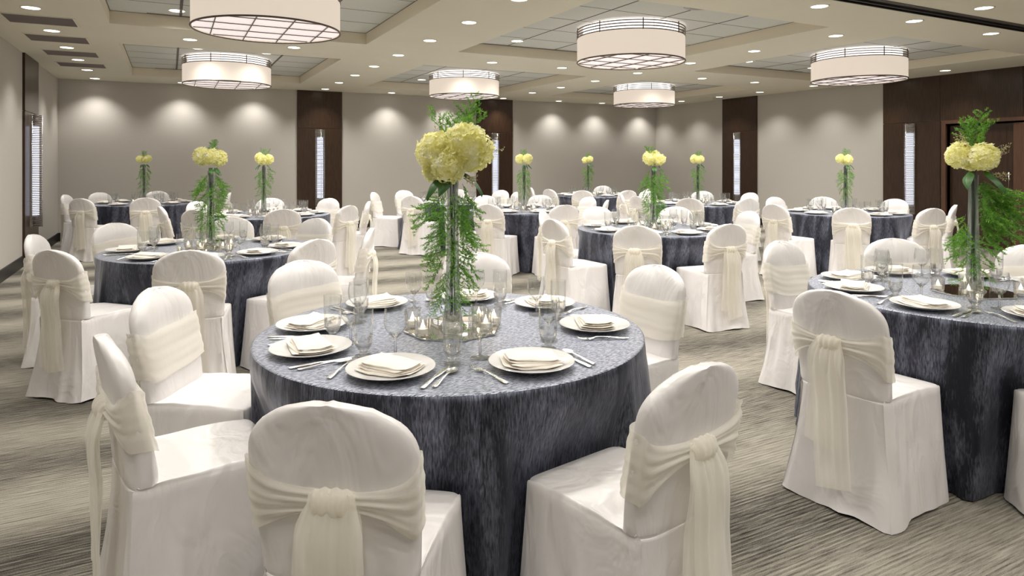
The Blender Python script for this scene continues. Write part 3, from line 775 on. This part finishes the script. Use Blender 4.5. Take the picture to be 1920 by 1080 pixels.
def frond(seed, L=.24, dens=1.0):
    """asparagus fern spray growing along +X, drooping"""
    rnd = random.Random(seed); b = MB()
    def pos(t): return Vector((L*t, .025*math.sin(t*3+seed)*t, -.07*t*t+.015*math.sin(t*5+seed)))
    b.tube([pos(i/10) for i in range(11)], .0013, 4, mi=1, taper=.4)
    nb = int(15*dens)
    for i in range(nb):
        t = .06+.94*i/nb; p = pos(t); side = 1 if i % 2 else -1
        ln = (.075*math.sin(PI*min(1, .25+t*.72))+.012)*rnd.uniform(.7, 1.2)
        d = Vector((.65, side*rnd.uniform(.5, 1), rnd.uniform(-.45, .55))).normalized()
        nn = int(ln/.0075)
        b.tube([p, p+d*ln*.5, p+d*ln+Vector((0, 0, -.008))], .0006, 3, mi=1)
        for k in range(nn):
            q = p+d*ln*((k+.6)/nn)
            for h in range(5):
                e = (d*.75+Vector((rnd.uniform(-1, 1), rnd.uniform(-1, 1), rnd.uniform(-1, 1)))*.75).normalized(); s = rnd.uniform(.011, .019)
                wv = e.cross(Vector((rnd.uniform(-1, 1), rnd.uniform(-1, 1), rnd.uniform(-1, 1)))).normalized()*.0021
                b.add([q-wv*.4, q+e*s*.5-wv, q+e*s, q+e*s*.5+wv], [(0, 1, 2, 3)])
    return b.mesh('fern_spray', [M['fern'], M['stem']], False)
FR = [frond(s) for s in range(1, 6)]
def broadleaf():
    b = MB(); rows = []
    for j in range(11):
        t = j/10; w = .026*math.sin(PI*t**.8)**.9; rows.append([(.10*t, s*w, -.05*t*t-.010*abs(s)*1+.008*(1-abs(s))*.5) for s in (-1, -.5, 0, .5, 1)])
    b.grid(rows); return b.mesh('leaf', M['leaf'])
LEAF = broadleaf()
def sprig(seed):
    rnd = random.Random(seed); b = MB()
    for k in range(7):
        d = Vector((1, rnd.uniform(-.35, .35), rnd.uniform(-.1, .45))).normalized(); L = rnd.uniform(.07, .13)
        p0 = Vector((0, 0, 0)); b.tube([p0, d*L*.5, d*L], .0007, 3, mi=1)
        for i in range(14):
            q = d*L*(.35+.65*i/14)+Vector((rnd.uniform(-1, 1), rnd.uniform(-1, 1), rnd.uniform(-1, 1)))*.007; s = .0028
            b.add([q+Vector(v)*s for v in ((1, 0, 0), (-1, 0, 0), (0, 1, 0), (0, -1, 0), (0, 0, 1), (0, 0, -1))], [(0, 2, 4), (2, 1, 4), (1, 3, 4), (3, 0, 4), (2, 0, 5), (1, 2, 5), (3, 1, 5), (0, 3, 5)])
    return b.mesh('seed_sprig', [M['moss'], M['stem']], False)
SPR = [sprig(1), sprig(2)]

def centerpiece(x, y, where, style, sc=1.0, big=1.0):
    """vase + arrangement; style chooses how the ferns fall"""
    rnd = random.Random(style*11+3)
    v = tag(link('tower_vase', VASE, None, (x, y, .7575)), 'tall slender smoky glass vase standing on the mirror tile of %s' % where, 'vase', 'tall glass centrepiece vases')
    t = thing('flower_arrangement', 'yellow hydrangeas and trailing fern in the vase on %s' % where, 'flowers', (x, y, .7575), 0, 'hydrangea centrepieces')
    link('stem', STEMS, t)
    zt = VH+.035
    spots = {0: [(-.060, -.035, zt+.075, 1.0, 1), (.062, -.04, zt+.09, 1.18, 0), (-.01, -.085, zt+.02, .85, 1), (.02, .06, zt+.08, 1.0, 0), (-.075, -.02, zt+.0, .75, 2)]}.get(style)
    if not spots:
        n = rnd.choice([3, 4]); spots = [(.065*big*math.cos(a), .06*big*math.sin(a), zt+.05+.03*rnd.random(), .82*big*rnd.uniform(.88, 1.1), rnd.choice([0, 1])) for a in [2*PI*(i+.3*rnd.random())/n+rnd.random() for i in range(n)]]
    cr, sr = math.cos(-TH), math.sin(-TH)
    for px, py, pz, s, kk in spots:
        link('blossom', HYD[kk], t, (px*cr-py*sr, px*sr+py*cr, pz), (rnd.uniform(0, 6), rnd.uniform(0, 6), rnd.uniform(0, 6)), s)
    def fr(az, z, el, s, rad=.02):
        a = az-TH
        link('fern_spray', rnd.choice(FR), t, (rad*math.cos(a), rad*math.sin(a), z), (rnd.uniform(-.6, .6), -el, a), s)
    # upright plumes
    for k in range(5 if style == 0 else 3): fr(rnd.uniform(0, 6.28) if k else 1.6, zt+.10, rnd.uniform(1.1, 1.5), (.72 if k < 3 else .55)*sc if style in (0, 1) else .45*sc)
    if style in (0, 1): fr(.6, zt+.12, 1.42, .85*sc, .03); fr(.9, zt+.12, 1.3, .75*sc, .03)
    # trailing ones down the vase
    n = {0: 46, 1: 52, 3: 56, 7: 56}.get(style, 44)
    for k in range(n):
        q = k/n; z = VH-.02-q*(VH-.03); az = k*2.4+rnd.uniform(-.3, .3)
        spread = (1-q*.55) if style in (0, 1) else ((1-q*.55)*.92 if style in (3, 7) else (1-q*.75)*.72)
        if style == 1 and q < .45: az = rnd.choice([rnd.uniform(-.7, .5), rnd.uniform(-.6, .5), 3.1+rnd.uniform(-.6, .6)]); spread *= 1.15
        sc2 = spread*.72*sc*(.9+.2*rnd.random()); el = -rnd.uniform(.35, 1.15)
        el = max(el, -max(0, z-.045)/(.24*sc2)*.8); z = max(z, .035)
        sc2 *= .62 if q > .72 else 1
        fr(az, z, el, sc2, (.064 if z < .06 else .048 if z < .10 else .038))
    if style == 1:
        for k in range(7): fr(-.35+.1*k, VH-.05-.03*k, -.25, 1.1, .09)
    for k in range(3):
        a = rnd.uniform(-2.6, -.4) if k else -.25
        link('leaf', LEAF, t, (.05*math.cos(a-TH), .05*math.sin(a-TH), VH+.02), (rnd.uniform(-.4, .4), .35, a-TH), rnd.uniform(.95, 1.25) if style < 2 else .7)
    if style in (0, 1):
        link('seed_sprig', SPR[0], t, (.10*cr, .10*sr, zt+.06), (0, -.35, -TH+.05)); link('seed_sprig', SPR[1], t, (-.03*cr, -.03*sr, zt+.09), (0, -1.0, PI-TH-.3)); link('seed_sprig', SPR[1], t, (0.02, -.06, zt-.03), (0, .3, -TH-.8), .9)

# ------------------------------------------------------------ tables
OCT = ['right', 'far right', 'far', 'far left', 'left', 'near left', 'near', 'near right']
def names_for(angs):
    """give each angle (deg, camera frame) a different octant word"""
    import itertools
    n = len(angs); best = None; order = sorted(range(n), key=lambda i: angs[i] % 360)
    for comb in itertools.combinations(range(8), n):
        for s in range(n):
            e = 0; asg = {}
            for i in range(n):
                o = comb[(i+s) % n]; d = (angs[order[i]]-o*45+180) % 360-180; e += d*d; asg[order[i]] = o
            if best is None or e < best[0]: best = (e, asg)
    return [OCT[best[1][i]] for i in range(n)]

# name, (r, d) centre, cloth seed, chairs [(image x of back, image y of back top, spin)], settings angles or None, cutlery, vase px offset, style
F = 1241.
def at(px, top, z=.90):
    d = F*(EYE-z)/(top-302.); return ((px-960)*d/F, d)
TABLES = [
 ('the large front table', (-.24, 2.68), 0, [(610, 757, 0), (187, 627, 5), (278, 542, 0), (563, 488, 0), (895, 473, 0), (1237, 497, 0), (1320, 685, 0)], [255, 302, 1, 47, 87, 133, 178, 214], True, (.0, 0), 0),
 ('the right front table', (2.37, 3.43), 1, [(1560, 545, 0), (1460, 457, 0), (1708, 452, 0), None], [218, 262, 175, 140, 98, 305, 55, 20], True, (.02, 0), 1),
 ('the left second-row table', (-2.34, 5.14), 2, [(58, 440, 0), (122, 470, 0), (336, 470, 0), (212, 418, 0), (590, 449, 0), (698, 428, 0), (596, 411, 0), (435, 407, 0)], None, True, (0, 0), 2),
 ('the far left table', (-5.95, 10.7), 0, [(124, 366, 0), (150, 372, 0), (272, 371, 0), (178, 361, 0), (295, 358, 0), (432, 361, 0)], None, False, (0, 0), 3),
 ('the left third-row table', (-3.11, 8.45), 1, [(350, 396, 0), (302, 388, 0), (665, 386, 0), (693, 378, 0), (531, 394, 0), (507, 374, 0), (619, 374, 0), (366, 378, 0)], None, False, (-.06, 0), 4),
 ('the middle third-row table', (.17, 9.25), 2, [(913, 383, 0), (1060, 384, 0), (908, 366, 0), (1014, 366, 0), (1106, 370, 0), (1140, 375, 0), (842, 376, 0)], None, False, (0, 0), 5),
 ('the middle second-row table', (1.43, 6.69), 0, [(1015, 396, 0), (1034, 411, 0), (1197, 423, 0), (1366, 420, 0), (1117, 389, 0), (1268, 389, 0), (1408, 399, 0)], None, True, (0, 0), 6),
 ('the farthest corner table', (1.6, 13.2), 1, [(1000, 353, 0), (1049, 352, 0), (1131, 351, 0), (1195, 353, 0), (1080, 360, 0), (1172, 360, 0)], None, False, (-.08, 0), 7),
 ('the far right table', (2.99, 10.65), 2, [(1163, 363, 0), (1195, 369, 0), (1212, 357, 0), (1295, 373, 0), (1317, 361, 0), (1409, 363, 0), (1396, 372, 0)], None, False, (0, 0), 8),
 ('the right side table', (4.41, 8.75), 0, [(1618, 394, 0), (1461, 388, 0), (1452, 369, 0), (1540, 373, 0), (1680, 377, 0), (1760, 391, 0), (1785, 386, 0)], None, False, (0, 0), 9),
 ('the mostly hidden back table', (-1.04, 11.1), 1, [(712, 359, 0), (733, 355, 0), (770, 364, 0), (890, 354, 0), (956, 360, 0), (946, 355, 0)], None, False, (0, 0), 10),
]
def cloth_label(w): return 'slate grey crushed taffeta floor-length tablecloth on %s' % w
nc = 0
for ti, (where, (cr_, cd_), cs, chairs, sets, cut, voff, style) in enumerate(TABLES):
    cxr, cyr = rm(cr_, cd_)
    t = thing('round_table', 'round banquet table under the grey cloth, %s' % where, 'table', (cxr, cyr, 0), 0, 'round banquet tables')
    link('tabletop', TOPM, t)
    for lm in TLEG: link('leg', lm, t)
    # chairs
    pl = []
    for c in chairs:
        if c is None: pl.append((cr_-.12, cd_-1.16, 0)); pl.append((cr_+.88, cd_+.86, 0)); continue
        r0, d0 = at(c[0], c[1]); vr, vd = r0-cr_, d0-cd_; L = math.hypot(vr, vd)
        if L > 1.34 or L < 1.1:
            # keep the direction in the picture, slide along the line of sight to a believable distance
            k = (c[0]-960)/F; best = None
            for s in [x*.01 for x in range(-300, 301)]:
                d = d0+s; r = k*d; l = math.hypot(r-cr_, d-cd_)
                if 1.14 <= l <= (1.30 if ti < 9 else 1.36):
                    if best is None or abs(s) < best[0]: best = (abs(s), r, d)
            if best: r0, d0 = best[1], best[2]
            else: r0, d0 = cr_+vr/L*1.24, cd_+vd/L*1.24
        pl.append((r0, d0, c[2]))
    # keep neighbours from running into each other
    angc = [math.atan2(d-cd_, r-cr_) for r, d, s in pl]; dist = [math.hypot(d-cd_, r-cr_) for r, d, s in pl]
    for it in range(300):
        for i in range(len(pl)):
            for j in range(len(pl)):
                if i != j:
                    df = (angc[i]-angc[j]+PI) % (2*PI)-PI
                    if abs(df) < math.radians(38):
                        sgn = 1 if df >= 0 else -1
                        angc[i] += sgn*.004; angc[j] -= sgn*.004
    pl = [(cr_+dist[i]*math.cos(angc[i]), cd_+dist[i]*math.sin(angc[i]), pl[i][2]) for i in range(len(pl))]
    degs = [math.degrees(a) for a in angc]; nm = names_for(degs)
    for (r, d, s), wd in zip(pl, nm):
        x, y = rm(r, d); rz = math.atan2(cyr-y, cxr-x)-PI/2+math.radians(s)
        face = {'near': 'its sash bow facing the camera', 'far': 'its front facing the camera'}.get(wd, 'seen from the side' if wd in ('left', 'right') else ('turned away from the camera' if 'near' in wd else 'turned towards the camera'))
        chair(x, y, rz, 'white satin covered chair with cream sash, %s side of %s' % (wd, where), 'covered chairs at '+where)
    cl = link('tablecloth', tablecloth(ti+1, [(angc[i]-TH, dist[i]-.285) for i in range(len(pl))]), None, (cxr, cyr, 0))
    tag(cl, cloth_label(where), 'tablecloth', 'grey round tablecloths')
    # settings
    if sets is None:
        sets = [a % 360 for a in degs]; srt = sorted(sets); add = []
        for i in range(len(srt)):
            g = (srt[(i+1) % len(srt)]-srt[i]) % 360
            if g > 78: add.append((srt[i]+g/2) % 360)
        sets = (sets+add)[:8]
    sn = names_for(sets)
    for si, (sa, wd) in enumerate(zip(sets, sn)):
        a = math.radians(sa)
        def pos(ang, rad):
            q = rm(cr_+rad*math.cos(ang), cd_+rad*math.sin(ang)); return q
        rz = a-TH+PI/2       # local +Y towards the centre
        px_, py_ = pos(a, .575); seat = '%s seat of %s' % (wd, where)
        tag(link('dinner_plate', PLATE, None, (px_, py_, .7525)), 'white dinner plate at the '+seat, 'plate', 'white plates on '+where)
        tag(link('napkin', NAP[si % 3], None, (px_, py_, .7525), (0, 0, rz+PI+random.uniform(-.45, .45))), 'folded ivory napkin at the '+seat, 'napkin', 'folded napkins on '+where)
        qx, qy = pos(a+math.radians(20), .47); tag(link('water_glass', TUM, None, (qx, qy, .7525)), 'straight footed water glass at the '+seat, 'glass', 'water glasses on '+where)
        qx, qy = pos(a+math.radians(27), .555); qx, qy = pos(a+math.radians(32), .485) if False else pos(a+math.radians(33), .42); tag(link('wine_goblet', GOB, None, (qx, qy, .7525)), 'stemmed wine goblet at the '+seat, 'glass', 'stemmed goblets on '+where)
        if cut:
            for nm_, me_, off in (('fork', FORK, -.168), ('knife', KNIFE, .158), ('spoon', SPOON, .188)):
                ox = math.cos(rz)*off; oy = math.sin(rz)*off
                # move a little inward so that the handle stays on the table
                ix, iy = math.sin(rz)*.010, -math.cos(rz)*.010
                tag(link(nm_, me_, None, (px_+ox+ix, py_+oy+iy, .7530), (0, 0, rz+(.08 if off < 0 else -.02))), 'silver %s at the %s' % (nm_, seat), nm_, nm_+'s on '+where)
    # centre
    vx, vy = rm(cr_+voff[0], cd_+voff[1])
    tag(link('mirror_tile', MIR, None, (vx, vy, .7515), (0, 0, .2+ti)), 'octagonal mirror tile under the centrepiece of %s' % where, 'mirror', 'octagonal mirror tiles')
    if ti == 0: vo = [(-.165, .015), (-.105, -.12), (.10, .11), (.135, -.03), (.165, .06)]
    elif ti == 1: vo = [(-.17, .02), (-.10, -.11), (.04, .12), (.17, -.10)]
    else: vo = [(-.16, -.03), (-.02, -.13), (.13, -.08), (.12, .09), (-.09, .12)][:5 if cut else 4]
    vnm = names_for([math.degrees(math.atan2(q[1], q[0])) for q in vo])
    for (a_, b_), wd in zip(vo, vnm):
        x, y = rm(cr_+voff[0]+a_, cd_+voff[1]+b_)
        on = math.hypot(a_, b_) < .15
        t = thing('votive_candle', 'lit tealight cup, %s side of the centrepiece on %s' % (wd, where), 'candle', (x, y, .758), 0, 'votive candles on '+where)
        link('votive_cup', VG, t); w_ = link('tealight', VW, t); link('flame', VF, w_)
    if ti == 0: centerpiece(vx+.0, vy+.0, where, style, 1.0)
    elif ti == 1: centerpiece(vx, vy, where, style, 1.0)
    else: centerpiece(vx, vy, where, style+1, 1.0, .95)
